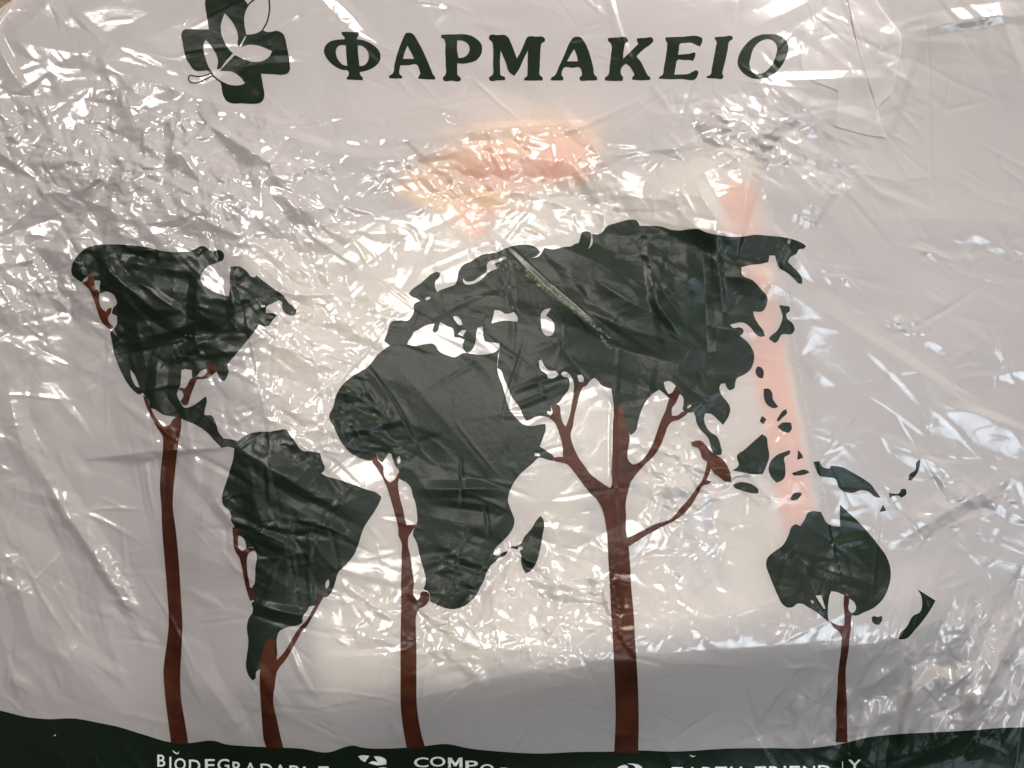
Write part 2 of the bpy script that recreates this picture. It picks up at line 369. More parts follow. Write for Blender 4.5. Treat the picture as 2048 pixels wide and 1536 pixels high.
# ------------------------------------------------------------------ mesh helpers
def new_obj(name, verts, faces, mat, parent=None, smooth=True):
    me = bpy.data.meshes.new(name)
    verts = np.asarray(verts, np.float32); faces = np.asarray(faces, np.int32)
    n = faces.shape[1]
    me.vertices.add(len(verts)); me.vertices.foreach_set("co", verts.ravel())
    me.loops.add(faces.size); me.loops.foreach_set("vertex_index", faces.ravel())
    me.polygons.add(len(faces)); me.polygons.foreach_set("loop_start", np.arange(0, faces.size, n, dtype=np.int32))
    me.update(calc_edges=True); me.validate()
    if smooth: me.polygons.foreach_set("use_smooth", np.ones(len(me.polygons), bool))
    me.materials.append(mat)
    o = bpy.data.objects.new(name, me); col.objects.link(o)
    if parent: o.parent = parent
    return o

def smooth_loop(pts, step=3.0, corner=62):
    p = np.asarray(pts, float); n = len(p); out = []
    d = np.roll(p, -1, 0) - p; ln = np.hypot(d[:, 0], d[:, 1]) + 1e-9
    keep = ln > 0.05
    p = p[keep]; n = len(p); d = np.roll(p, -1, 0) - p; ln = np.hypot(d[:, 0], d[:, 1]) + 1e-9
    t = np.zeros_like(p); soft_ = np.zeros(n, bool)
    for i in range(n):
        a = d[i - 1] / ln[i - 1]; b = d[i] / ln[i]
        ang = math.degrees(math.acos(max(-1, min(1, a @ b))))
        if ang < corner:
            soft_[i] = True; m = a * ln[i] + b * ln[i - 1]; t[i] = m / (np.hypot(*m) + 1e-9)
    for i in range(n):
        j = (i + 1) % n; L = ln[i]; u = d[i] / L
        m0 = (t[i] if soft_[i] else u) * L; m1 = (t[j] if soft_[j] else u) * L
        k_ = max(1, int(round(L / step)))
        for q in range(k_):
            s = q / k_; s2, s3 = s * s, s * s * s
            out.append((2*s3-3*s2+1)*p[i] + (s3-2*s2+s)*m0 + (-2*s3+3*s2)*p[j] + (s3-s2)*m1)
    return np.array(out)

def inside_nodes(loops):
    """raster nodes inside the loops (even-odd), and a tester for points"""
    A = np.concatenate(loops); B = np.concatenate([np.roll(l, -1, 0) for l in loops])
    j0 = max(0, int((A[:, 1].min() - Y0) / G)); j1 = min(NY - 1, int((A[:, 1].max() - Y0) / G) + 1)
    pts = []
    for j in range(j0, j1 + 1):
        y = gy[j]
        c_ = (A[:, 1] <= y) != (B[:, 1] <= y)
        if not c_.any(): continue
        xs = np.sort(A[c_, 0] + (y - A[c_, 1]) / (B[c_, 1] - A[c_, 1]) * (B[c_, 0] - A[c_, 0]))
        for a, b in zip(xs[0::2], xs[1::2]):
            i0 = int(math.ceil((a + 0.5 - X0) / G)); i1 = int(math.floor((b - 0.5 - X0) / G))
            if i1 >= i0:
                ii = np.arange(max(i0, 0), min(i1, NX - 1) + 1); pts.append(np.stack([gx[ii], np.full(len(ii), y)], -1))
    pts = np.concatenate(pts) if pts else np.zeros((0, 2))
    return pts, A, B
def even_odd(P, A, B):
    r = np.zeros(len(P), bool)
    for s in range(0, len(P), 4000):
        q = P[s:s + 4000]; x = q[:, 0:1]; y = q[:, 1:2]
        c_ = (A[None, :, 1] <= y) != (B[None, :, 1] <= y)
        den = np.where(B[:, 1] == A[:, 1], 1e-12, B[:, 1] - A[:, 1])[None]
        xi = A[None, :, 0] + (y - A[None, :, 1]) / den * (B - A)[None, :, 0]
        r[s:s + 4000] = (np.sum(c_ & (xi > x), axis=1) % 2) == 1
    return r

def printed(name, outer, holes=(), lift=0.45, mat=None, parent=None, corner=62, raw=False):
    loops = []
    for l in [outer] + list(holes):
        q = np.asarray(l, float) if raw else smooth_loop(l, corner=corner)
        q = onto_film(q)
        d = np.hypot(*(q - np.roll(q, 1, 0)).T); q = q[d > 0.15]
        loops.append(q)
    nodes, A, B = inside_nodes(loops)
    V = [tuple(v) for l in loops for v in l] ; E = []; b0 = 0
    for l in loops:
        n = len(l); E += [(b0 + i, b0 + (i + 1) % n) for i in range(n)]; b0 += n
    V += [tuple(v) for v in nodes]
    vs, es, fs, *_ = delaunay_2d_cdt([Vector(v) for v in V], E, [], 0, 1e-4, False)
    vs = np.array([(v.x, v.y) for v in vs]); fs = np.array([f for f in fs if len(f) == 3], int)
    cen = vs[fs].mean(1)
    keep = even_odd(cen, A, B)
    fs = fs[keep]
    used, inv = np.unique(fs, return_inverse=True)
    vs = vs[used]; fs = inv.reshape(-1, 3)
    a, b, c_ = vs[fs[:, 0]], vs[fs[:, 1]], vs[fs[:, 2]]
    cr = (b[:, 0]-a[:, 0])*(c_[:, 1]-a[:, 1]) - (b[:, 1]-a[:, 1])*(c_[:, 0]-a[:, 0])
    fs[cr > 0] = fs[cr > 0][:, ::-1]          # image y points down: keep the faces up
    z = hsample(vs[:, 0], vs[:, 1]) + lift
    return new_obj(name, world(vs[:, 0], vs[:, 1], z), fs, mat, parent)

def ribbon(pts, width, step=3.0, taper=False):
    p = np.asarray(pts, float)
    q = []
    n = len(p)
    for i in range(n - 1):
        p0 = p[max(i - 1, 0)]; p1 = p[i]; p2 = p[i + 1]; p3 = p[min(i + 2, n - 1)]
        k_ = max(2, int(np.hypot(*(p2 - p1)) / step))
        for s in np.arange(k_) / k_:
            q.append(0.5 * ((2*p1) + (p2-p0)*s + (2*p0-5*p1+4*p2-p3)*s*s + (-p0+3*p1-3*p2+p3)*s**3))
    q.append(p[-1]); q = np.array(q)
    t = np.gradient(q, axis=0); t /= (np.hypot(t[:, 0], t[:, 1])[:, None] + 1e-9)
    nrm = np.stack([-t[:, 1], t[:, 0]], -1)
    wv = np.full(len(q), width / 2.0)
    if taper: wv = wv * np.clip(np.sin(np.linspace(0.06, 0.97, len(q)) * math.pi), 0.12, 1)
    return np.concatenate([q + nrm * wv[:, None], (q - nrm * wv[:, None])[::-1]])

def Z(o, pts):       # o = (x0, y0, scale) of an enlarged view the outline was measured in
    return [(o[0] + x / o[2], o[1] + y / o[2]) for x, y in pts]

# ------------------------------------------------------------------ table
def prism(name, poly, z0, z1, mat, parent=None, bev=0.0):
    import bmesh
    bm = bmesh.new()
    lo = [bm.verts.new(tuple(world(np.array(x), np.array(y), np.array(z0)))) for x, y in poly]
    f = bm.faces.new(lo)
    r = bmesh.ops.extrude_face_region(bm, geom=[f])
    bmesh.ops.translate(bm, verts=[v for v in r["geom"] if isinstance(v, bmesh.types.BMVert)], vec=(0, 0, (z1 - z0) * S))
    if bev > 0: bmesh.ops.bevel(bm, geom=list(bm.edges), offset=bev * S, segments=2, affect='EDGES', profile=0.5)
    bmesh.ops.recalc_face_normals(bm, faces=list(bm.faces))
    me = bpy.data.meshes.new(name); bm.to_mesh(me); bm.free(); me.materials.append(mat)
    o = bpy.data.objects.new(name, me); col.objects.link(o)
    if parent: o.parent = parent
    return o
tb = prism("table_top", [(-1600, 2600), (3600, 2600), (3600, -1400), (-1600, -1400)], -160, -4, M_WOOD)
tb["kind"] = "structure"; tb["label"] = "brown wooden table top under the plastic bag"

# ------------------------------------------------------------------ the bag
bag = bpy.data.objects.new("plastic_bag", None); col.objects.link(bag); bag.location = (0, 0, 0)
bag["label"] = "crumpled milky plastic pharmacy bag printed with dark green map-shaped trees"
bag["category"] = "plastic bag"

def ytop(x):       # upper left corner of the bag, where the table shows
    return np.where(x < 150, np.interp(x, [-140, -40, 0, 20, 40, 58, 75, 100, 150], [170, 84, 44, 26, 12, 0, -16, -60, -130]), -130)
yt = ytop(XX); YC = np.maximum(YY, yt)
Zf = hsample(XX.ravel(), YC.ravel()).reshape(XX.shape)
V = world(XX, YC, Zf).reshape(-1, 3)
idx = np.arange(NX * NY).reshape(NY, NX)
F = np.stack([idx[1:, :-1], idx[1:, 1:], idx[:-1, 1:], idx[:-1, :-1]], -1).reshape(-1, 4)
cl = (YY < yt).ravel()
F = F[~(cl[F].sum(1) >= 4)]
front = new_obj("front_sheet", V, F, M_FILM, bag)

# back sheet, nearly flat on the table
bx = np.arange(-150, 2201, 10.0); by = np.arange(-150, 1691, 10.0); BX, BY = np.meshgrid(bx, by)
r2 = np.random.default_rng(3)
BZ = 1.5 + 1.2 * (np.sin(BX / 130 + BY / 210) * np.cos(BY / 90 - BX / 300) + 1) * 0.8
BYC = np.maximum(BY, ytop(BX) + 6)
bi = np.arange(BX.size).reshape(BX.shape)
BF = np.stack([bi[1:, :-1], bi[1:, 1:], bi[:-1, 1:], bi[:-1, :-1]], -1).reshape(-1, 4)
bc = (BY < ytop(BX)).ravel(); BF = BF[~(bc[BF].sum(1) >= 4)]
gap = np.array([(1700 + x / 5.885, y / 5.885) for x, y in [(560,250),(1000,180),(1600,190),(2300,200),(2300,240),(1820,310),(1500,440),(1320,490),(1200,570),(750,650),(640,560),(600,420)]])
bcen = np.stack([BX.ravel()[BF].mean(1), BYC.ravel()[BF].mean(1)], -1)
BF = BF[~even_odd(bcen, gap, np.roll(gap, -1, 0))]
new_obj("back_sheet", world(BX, BYC, BZ).reshape(-1, 3), BF, M_FILM, bag)

# ---- pleats of the side folded over at the upper right
U = (1450, 0, 4.551)
printed("side_pleat", Z(U, [(700,400),(800,190),(1060,200),(1200,400),(1290,700),(1380,990),(1470,1255),(1300,1230),(1000,1150),(1030,830),(710,650)]), lift=1.2, mat=M_FILM, parent=bag)
printed("side_pleat", Z(U, [(1100,-60),(1130,60),(1200,400),(1290,700),(1380,990),(1400,960),(1490,880),(1560,620),(1605,390),(1600,330),(1500,180),(1400,40),(1350,-60)]), lift=2.4, mat=M_FILM, parent=bag)

# ---- pharmacy cross
C0 = (340, 0, 6.982)
cross = printed("pharmacy_cross", Z(C0, [(490,40),(505,-30),(560,-60),(1000,-60),(1050,10),(1090,75),(1060,150),(1040,230),(1040,340),(1055,430),(1065,485),
    (1140,480),(1220,460),(1290,425),(1350,445),(1420,445),(1475,430),(1540,445),(1585,480),(1610,540),(1630,640),(1655,760),(1672,900),(1675,970),(1650,1020),(1590,1042),
    (1450,1038),(1270,1030),(1280,1080),(1300,1200),(1318,1340),(1300,1400),(1250,1440),(1180,1450),(1000,1445),(850,1440),(790,1410),(750,1350),(730,1280),(720,1200),(710,1163),
    (650,1115),(595,1066),(568,1028),(545,995),(440,990),(370,990),(310,950),(275,900),(245,855),(220,800),(195,700),(175,580),(158,490),(170,440),(205,412),(280,408),(400,412),(545,410),
    (530,320),(510,200),(495,110)]),
    [Z(C0, [(765,185),(830,255),(890,340),(935,430),(952,530),(955,640),(968,648),(1050,502),(1066,508),(992,662),(1060,635),(1150,625),(1250,640),(1340,675),(1425,712),
    (1400,770),(1340,830),(1250,862),(1150,862),(1050,835),(960,795),(905,770),(800,880),(692,990),(780,992),(860,1000),(930,1035),(990,1085),(1050,1165),(980,1190),(900,1193),
    (820,1180),(750,1150),(690,1115),(640,1075),(608,1045),(585,1008),(560,970),(525,900),(490,790),(465,680),(470,620),(495,552),(540,600),(600,680),(650,770),(670,850),(665,920),(655,968),
    (668,970),(780,855),(880,745),(850,720),(790,640),(740,540),(715,450),(710,360),(730,270)])], mat=M_DARK, parent=bag)
cross["label"] = "dark green cross with pale leaf sprig"
for pts, wd in [([(1082,86),(1120,40),(1160,8),(1215,-30)], 20), ([(1378,-40),(1391,60),(1387,170),(1362,290),(1330,360),(1285,432)], 20),
                ([(577,1020),(500,1050),(400,1070),(330,1060),(290,1048),(265,1075),(262,1120),(300,1155),(360,1158),(450,1130),(540,1085),(597,1058)], 17)]:
    printed("leaf_outline", ribbon(Z(C0, pts), wd / 6.982, step=2.0), lift=0.6, mat=M_DARK, parent=cross, raw=True)

# ---- the big word
T1, T2, T3 = (640, 50, 5.689), (960, 50, 5.689), (1240, 50, 5.689)
LET = [
 (T1, [(245,80),(300,78),(380,80),(440,88),(445,110),(425,135),(420,162),(480,170),(560,200),(630,245),(675,300),(690,360),(680,410),(640,460),(580,500),(510,525),(455,535),(455,560),(490,610),(488,628),(400,625),(305,620),(303,600),(325,575),(322,525),(250,510),(170,470),(100,410),(60,350),(45,310),(55,250),(90,205),(150,175),(220,165),(280,163),(280,140),(250,110)],
   [[(295,232),(300,340),(312,465),(265,455),(225,420),(190,360),(180,310),(190,265),(220,235),(260,228)], [(432,232),(480,242),(525,275),(550,320),(555,370),(540,420),(500,460),(450,468),(440,380),(432,300)]]),
 (T1, [(1000,88),(1040,92),(1070,115),(1110,180),(1160,270),(1215,390),(1260,500),(1285,560),(1312,600),(1308,622),(1210,618),(1120,612),(1118,590),(1140,560),(1130,510),(1105,455),(1000,458),(915,460),(905,510),(905,560),(935,585),(935,608),(860,610),(785,605),(788,580),(820,560),(850,440),(885,310),(925,200),(955,130),(975,95)], [[(995,235),(1035,310),(1072,385),(945,385),(965,310)]]),
 (T1, [(1380,112),(1450,108),(1550,106),(1650,106),(1720,122),(1790,165),(1835,215),(1845,270),(1830,340),(1780,400),(1700,430),(1600,440),(1562,435),(1562,510),(1570,575),(1600,600),(1605,625),(1590,638),(1500,634),(1405,628),(1397,605),(1425,570),(1430,450),(1425,300),(1420,180),(1405,155),(1378,150)], [[(1562,175),(1620,180),(1670,205),(1700,250),(1700,290),(1675,340),(1630,370),(1575,375),(1560,280)]]),
 (T2, [(110,120),(200,115),(290,118),(320,140),(350,200),(420,380),(460,310),(500,220),(545,135),(640,133),(720,138),(740,160),(735,190),(700,210),(692,250),(685,350),(680,480),(685,575),(715,600),(712,632),(600,634),(505,632),(500,610),(530,590),(540,520),(542,400),(545,290),(500,380),(440,510),(390,580),(340,545),(290,420),(235,290),(228,400),(230,520),(235,570),(285,595),(285,628),(200,630),(110,628),(100,605),(140,570),(148,450),(148,250),(140,195),(105,165),(100,140)], []),
 (T2, [(1100,132),(1145,140),(1180,180),(1230,280),(1265,390),(1290,490),(1305,570),(1332,595),(1330,630),(1230,632),(1135,622),(1130,605),(1160,570),(1155,530),(1140,490),(1050,488),(955,488),(930,540),(930,575),(950,600),(945,630),(870,632),(805,630),(805,610),(850,575),(900,470),(960,340),(1030,185),(1060,145)], [[(1070,275),(1095,330),(1115,412),(990,415),(1030,340)]]),
 (T2, [(1460,148),(1560,142),(1670,150),(1685,180),(1650,215),(1640,260),(1630,330),(1628,385),(1700,315),(1770,245),(1800,210),(1785,185),(1785,152),(1870,148),(1965,152),(1972,180),(1940,220),(1870,270),(1780,355),(1830,420),(1880,520),(1915,580),(1938,600),(1935,625),(1830,630),(1730,622),(1730,600),(1755,570),(1740,530),(1700,470),(1660,440),(1615,480),(1605,560),(1630,600),(1622,635),(1520,638),(1422,632),(1420,605),(1455,575),(1475,470),(1490,340),(1495,230),(1480,200),(1455,180)], []),
 (T3, [(520,140),(700,135),(900,133),(935,150),(935,190),(910,245),(870,230),(820,205),(740,205),(685,212),(670,280),(662,338),(740,332),(800,325),(830,312),(860,318),(855,360),(830,410),(800,400),(730,398),(652,402),(635,470),(618,565),(700,562),(780,555),(830,530),(870,515),(890,530),(885,570),(860,612),(700,615),(500,615),(438,610),(445,595),(480,570),(500,480),(520,370),(535,260),(535,200),(515,165)], []),
 (T3, [(1080,138),(1180,132),(1280,135),(1285,150),(1245,185),(1225,280),(1200,400),(1175,500),(1165,560),(1178,585),(1170,605),(1080,608),(988,605),(985,590),(1025,570),(1045,490),(1070,360),(1090,250),(1098,185),(1078,160)], []),
 (T3, [(1700,105),(1780,110),(1850,140),(1900,190),(1915,250),(1900,340),(1860,430),(1790,520),(1710,580),(1610,612),(1510,608),(1430,570),(1370,510),(1340,450),(1345,370),(1380,290),(1440,210),(1520,145),(1600,112)], [[(1690,162),(1740,180),(1775,220),(1788,270),(1775,340),(1740,430),(1690,500),(1630,545),(1570,555),(1520,540),(1485,500),(1472,450),(1485,380),(1505,300),(1545,230),(1610,180)]]),
]
for o_, out_, hs in LET:
    printed("letter", Z(o_, out_), [Z(o_, h_) for h_ in hs], mat=M_DARK, parent=bag, corner=75)

# ---- printed trees whose crowns are the continents
A1 = (0, 500, 2.9257); AF = (0, 1011, 2.9257); B = (400, 840, 5.12); CC = (440, 1020, 7.314); DD = (480, 1180, 4.8)
E1 = (640, 420, 4.096); E2 = (640, 700, 4.096); F2 = (800, 1000, 6.4); GG = (674, 1011, 2.9257); HH = (1100, 420, 3.793); K = (1050, 720, 4.544)
MM = (1440, 980, 4.452); NN = (1348, 1011, 2.9257); LL = (1348, 500, 2.9257)

def tree(label, outer, holes, parts):
    t = printed("printed_tree", outer, holes, mat=M_GREEN, parent=bag)
    t["label"] = label
    for i, (nm, pts) in enumerate(parts):
        printed(nm, pts, lift=0.8 + 0.12 * i, mat=M_BROWN, parent=t)
    return t

tree("printed tree with a North America shaped crown", Z(A1, [(430,67),(460,27),(520,-18),(600,-31),(720,-31),(850,-18),(960,7),(1060,12),(1120,5),(1190,-23),(1240,7),(1290,2),(1312,27),(1305,57),
    (1265,75),(1210,100),(1185,130),(1172,170),(1185,200),(1230,232),(1300,262),(1338,272),(1346,230),(1345,160),(1350,97),(1400,97),(1445,125),(1470,155),(1490,160),(1500,148),(1540,180),(1600,225),(1660,268),
    (1690,310),(1720,335),(1735,362),(1725,378),(1690,380),(1665,365),(1650,335),(1652,305),(1635,295),(1600,310),(1558,335),(1556,368),(1600,372),(1620,382),(1600,405),(1565,445),(1515,437),(1490,475),(1450,525),
    (1410,575),(1350,645),(1330,670),(1338,705),(1330,740),(1312,768),(1290,755),(1270,715),(1240,690),(1215,697),(1175,708),(1150,738),(1125,745),(1122,702),(1090,697),(1063,700),(1060,740),(1055,790),(1036,850),(1050,880),(1065,908),
    (1075,920),(1120,915),(1160,890),(1205,855),(1210,880),(1200,930),(1195,965),(1240,970),(1258,1000),(1285,1075),(1305,1100),(1296,1156),(1250,1110),(1215,1070),(1150,1025),(1080,995),(1060,985),(1000,972),(960,965),
    (900,930),(880,925),(870,880),(845,850),(835,835),(815,845),(790,830),(750,785),(710,715),(680,640),(665,600),(660,560),(650,510),(650,475),(665,462),(682,440),(685,385),(655,372),(665,335),(682,320),(678,285),(660,258),
    (620,243),(585,255),(583,240),(588,180),(556,180),(545,200),(515,185),(515,155),(495,165),(480,190),(455,175),(425,150)]),
    [Z(A1, [(762,700),(785,725),(805,770),(818,805),(800,800),(778,765),(765,730)]), Z(A1, [(1525,325),(1550,322),(1552,334),(1530,334)])],
    [("trunk", Z(A1, [(1030,978),(1060,982),(1060,1040),(1045,1120),(1035,1200),(1025,1300),(1015,1400)]) + Z(AF, [(1012,0),(1030,150),(1048,350),(1060,550),(1068,700),(1062,850),(1055,1000),(1060,1130),(1080,1250),(1102,1392),
        (1003,1392),(985,1260),(968,1120),(958,960),(975,820),(988,690),(980,520),(965,330),(948,100),(945,0)]) + Z(A1, [(937,1400),(945,1250),(955,1150),(950,1085),(920,1040),(885,975),(855,910),(838,852),(855,860),(870,890),(885,930),(905,970),(930,1005),(965,1030),(990,1025),(1010,995)])),
     ("branch", Z(A1, [(540,130),(552,165),(556,215),(580,245),(580,290),(595,340),(620,362),(640,340),(655,338),(648,370),(632,395),(640,425),(662,455),(660,465),(630,455),(600,425),(580,385),(565,335),(545,280),(525,235),(490,200),(480,190),(510,180),(520,150)])),
     ("branch", Z(A1, [(1280,690),(1270,705),(1235,735),(1195,755),(1155,758),(1140,790),(1120,840),(1100,905),(1075,908),(1058,885),(1075,850),(1070,830),(1045,815),(1055,805),(1080,810),(1098,790),(1115,755),(1140,742),(1190,738),(1215,715),(1205,685),(1235,660),(1260,680)]))])

tree("printed tree with a South America shaped crown", Z(B, [(202,182),(260,190),(330,200),(390,212),(440,175),(520,135),(600,122),(720,118),(800,105),(880,98),(920,150),(975,225),(1045,312),(1140,320),(1230,340),(1245,400),(1270,520),
    (1240,545),(1280,570),(1400,605),(1550,655),(1700,710),(1800,740),(1858,785),(1840,840),(1790,930),(1730,1020),(1680,1100),(1650,1180),(1620,1280),(1570,1390)]) +
    Z(CC, [(1850,790),(1780,860),(1735,905),(1700,1010),(1665,1120),(1635,1190),(1580,1260),(1540,1275),(1500,1255),(1440,1290),(1400,1390)]) +
    Z(DD, [(661,164),(650,195),(620,230),(600,265),(598,310),(545,340),(480,350),(420,370),(380,395),(362,430),(352,480),(355,560),(350,650),(300,700),(190,760),(165,775),(152,800),(150,845),(125,868),(95,840),(70,790),(58,730),(65,640),
    (78,540),(80,470),(70,400),(68,340),(85,270),(120,215),(125,170),(112,130)]) +
    Z(CC, [(500,1330),(480,1290),(480,1180),(470,1130),(500,1090),(515,980),(520,820),(540,690),(530,630),(510,595),(490,545),(430,545),(385,560),(380,500),(355,430),(310,385),(270,370),(200,220),(160,140)]) +
    Z(B, [(320,1000),(300,930),(240,870),(225,800),(240,720),(275,620),(310,500),(340,400),(352,290),(300,275),(215,285)]),
    [Z(CC, [(1590,1010),(1600,1060),(1580,1130),(1555,1150),(1540,1100),(1555,1040)])],
    [("trunk", Z(DD, [(250,490),(300,460),(330,480),(330,570),(355,660),(360,740),(345,830),(335,920),(320,1020),(325,1120),(350,1220),(375,1340),(400,1450),(418,1518),(255,1518),(230,1440),(215,1300),(205,1150),(195,1000),(190,850),(195,740),(205,640),(230,560)])),
     ("branch", Z(CC, [(185,250),(265,265),(270,340),(265,500),(285,570),(330,600),(370,570),(430,550),(515,555),(510,590),(450,610),(410,650),(395,720),(395,840),(410,960),(430,1060),(440,1130),(490,1140),(500,1240),(490,1320),(440,1325),(410,1230),(370,1090),(345,960),(320,830),(280,690),(225,600),(200,510),(195,400),(185,310)])),
     ("branch", Z(DD, [(760,20),(810,50),(790,90),(755,150),(720,220),(680,285),(640,350),(600,385),(570,440),(520,530),(475,610),(430,680),(380,740),(352,790),(350,685),(405,620),(450,560),(500,470),(545,395),(590,340),(640,290),(690,200),(735,110),(755,50)]))])

tree("printed tree with an Africa shaped crown", Z(E1, [(575,1110),(715,1102),(760,1115),(860,1100),(930,1098),(950,1115),(970,1150),(1040,1190),(1100,1205),(1190,1170),(1220,1175),(1300,1185),(1400,1175),(1440,1160),(1470,1130)]) +
    Z(E2, [(1452,146),(1460,200),(1490,280),(1520,380),(1550,480),(1600,550),(1670,610),(1720,622),(1800,610),(1845,605),(1850,640),(1830,710),(1800,790),(1860,830),(1915,880),(1910,910),(1850,895),(1800,880),(1740,930),(1680,980),(1620,1040),
    (1575,1110),(1550,1170),(1540,1230),(1560,1300)]) + Z(F2, [(1440,180),(1465,260),(1455,330),(1430,390),(1370,470),(1300,540),(1230,610),(1200,660),(1200,700),(1260,712),(1300,680),(1340,660),(1380,655),(1365,690),(1310,725),(1270,735),(1230,780),(1170,830),
    (1130,890),(1100,950),(1070,1040),(1030,1110),(980,1210),(920,1280),(850,1340),(780,1375),(700,1395),(610,1390),(530,1365),(450,1330),(380,1290),(385,1230),(375,1190),(300,1140),(325,1070),(330,1000),(300,880),(260,740),(220,560),(165,420),(190,350),(215,300),(215,150)]) +
    Z(E2, [(775,1230),(760,1190),(745,1130),(700,1080),(665,1065),(650,1050),(645,985),(620,950),(595,890),(585,850),(560,845),(545,870),(525,900),(510,920),(480,900),(470,850),(435,850),(420,910),(340,890),(260,850),(200,790),(150,710),(110,620),(75,550),(110,460),
    (130,380),(180,290),(260,220),(400,130),(440,80),(480,30),(520,0)]),
    [Z(E2, [(650,865),(660,890),(655,920),(640,935),(632,905),(640,875)]), Z(E2, [(1758,842),(1795,845),(1800,870),(1760,868)])],
    [("trunk", Z(E2, [(430,850),(465,850),(475,900),(500,930),(520,960),(520,1000),(535,1050),(570,1085),(600,1070),(625,1040),(645,1000),(655,1030),(640,1080),(645,1150),(660,1230),(680,1300),(695,1380),(710,1435),(760,1430),(830,1425),(770,1460)]) +
        Z(GG, [(440,150),(420,180),(415,220),(430,300),(440,380),(450,450),(448,520),(470,555),(485,540),(490,510),(515,500),(540,520),(540,550),(510,590),(480,605),(465,640),(462,720),(465,830),(465,1000),(470,1200),(490,1320),(517,1420),
        (408,1420),(390,1320),(375,1200),(372,1000),(372,800),(375,600),(375,450),(378,300),(372,200)]) + Z(E2, [(650,1536),(640,1450),(620,1370),(590,1260),(560,1160),(520,1060),(480,990),(440,930),(425,905)]))])

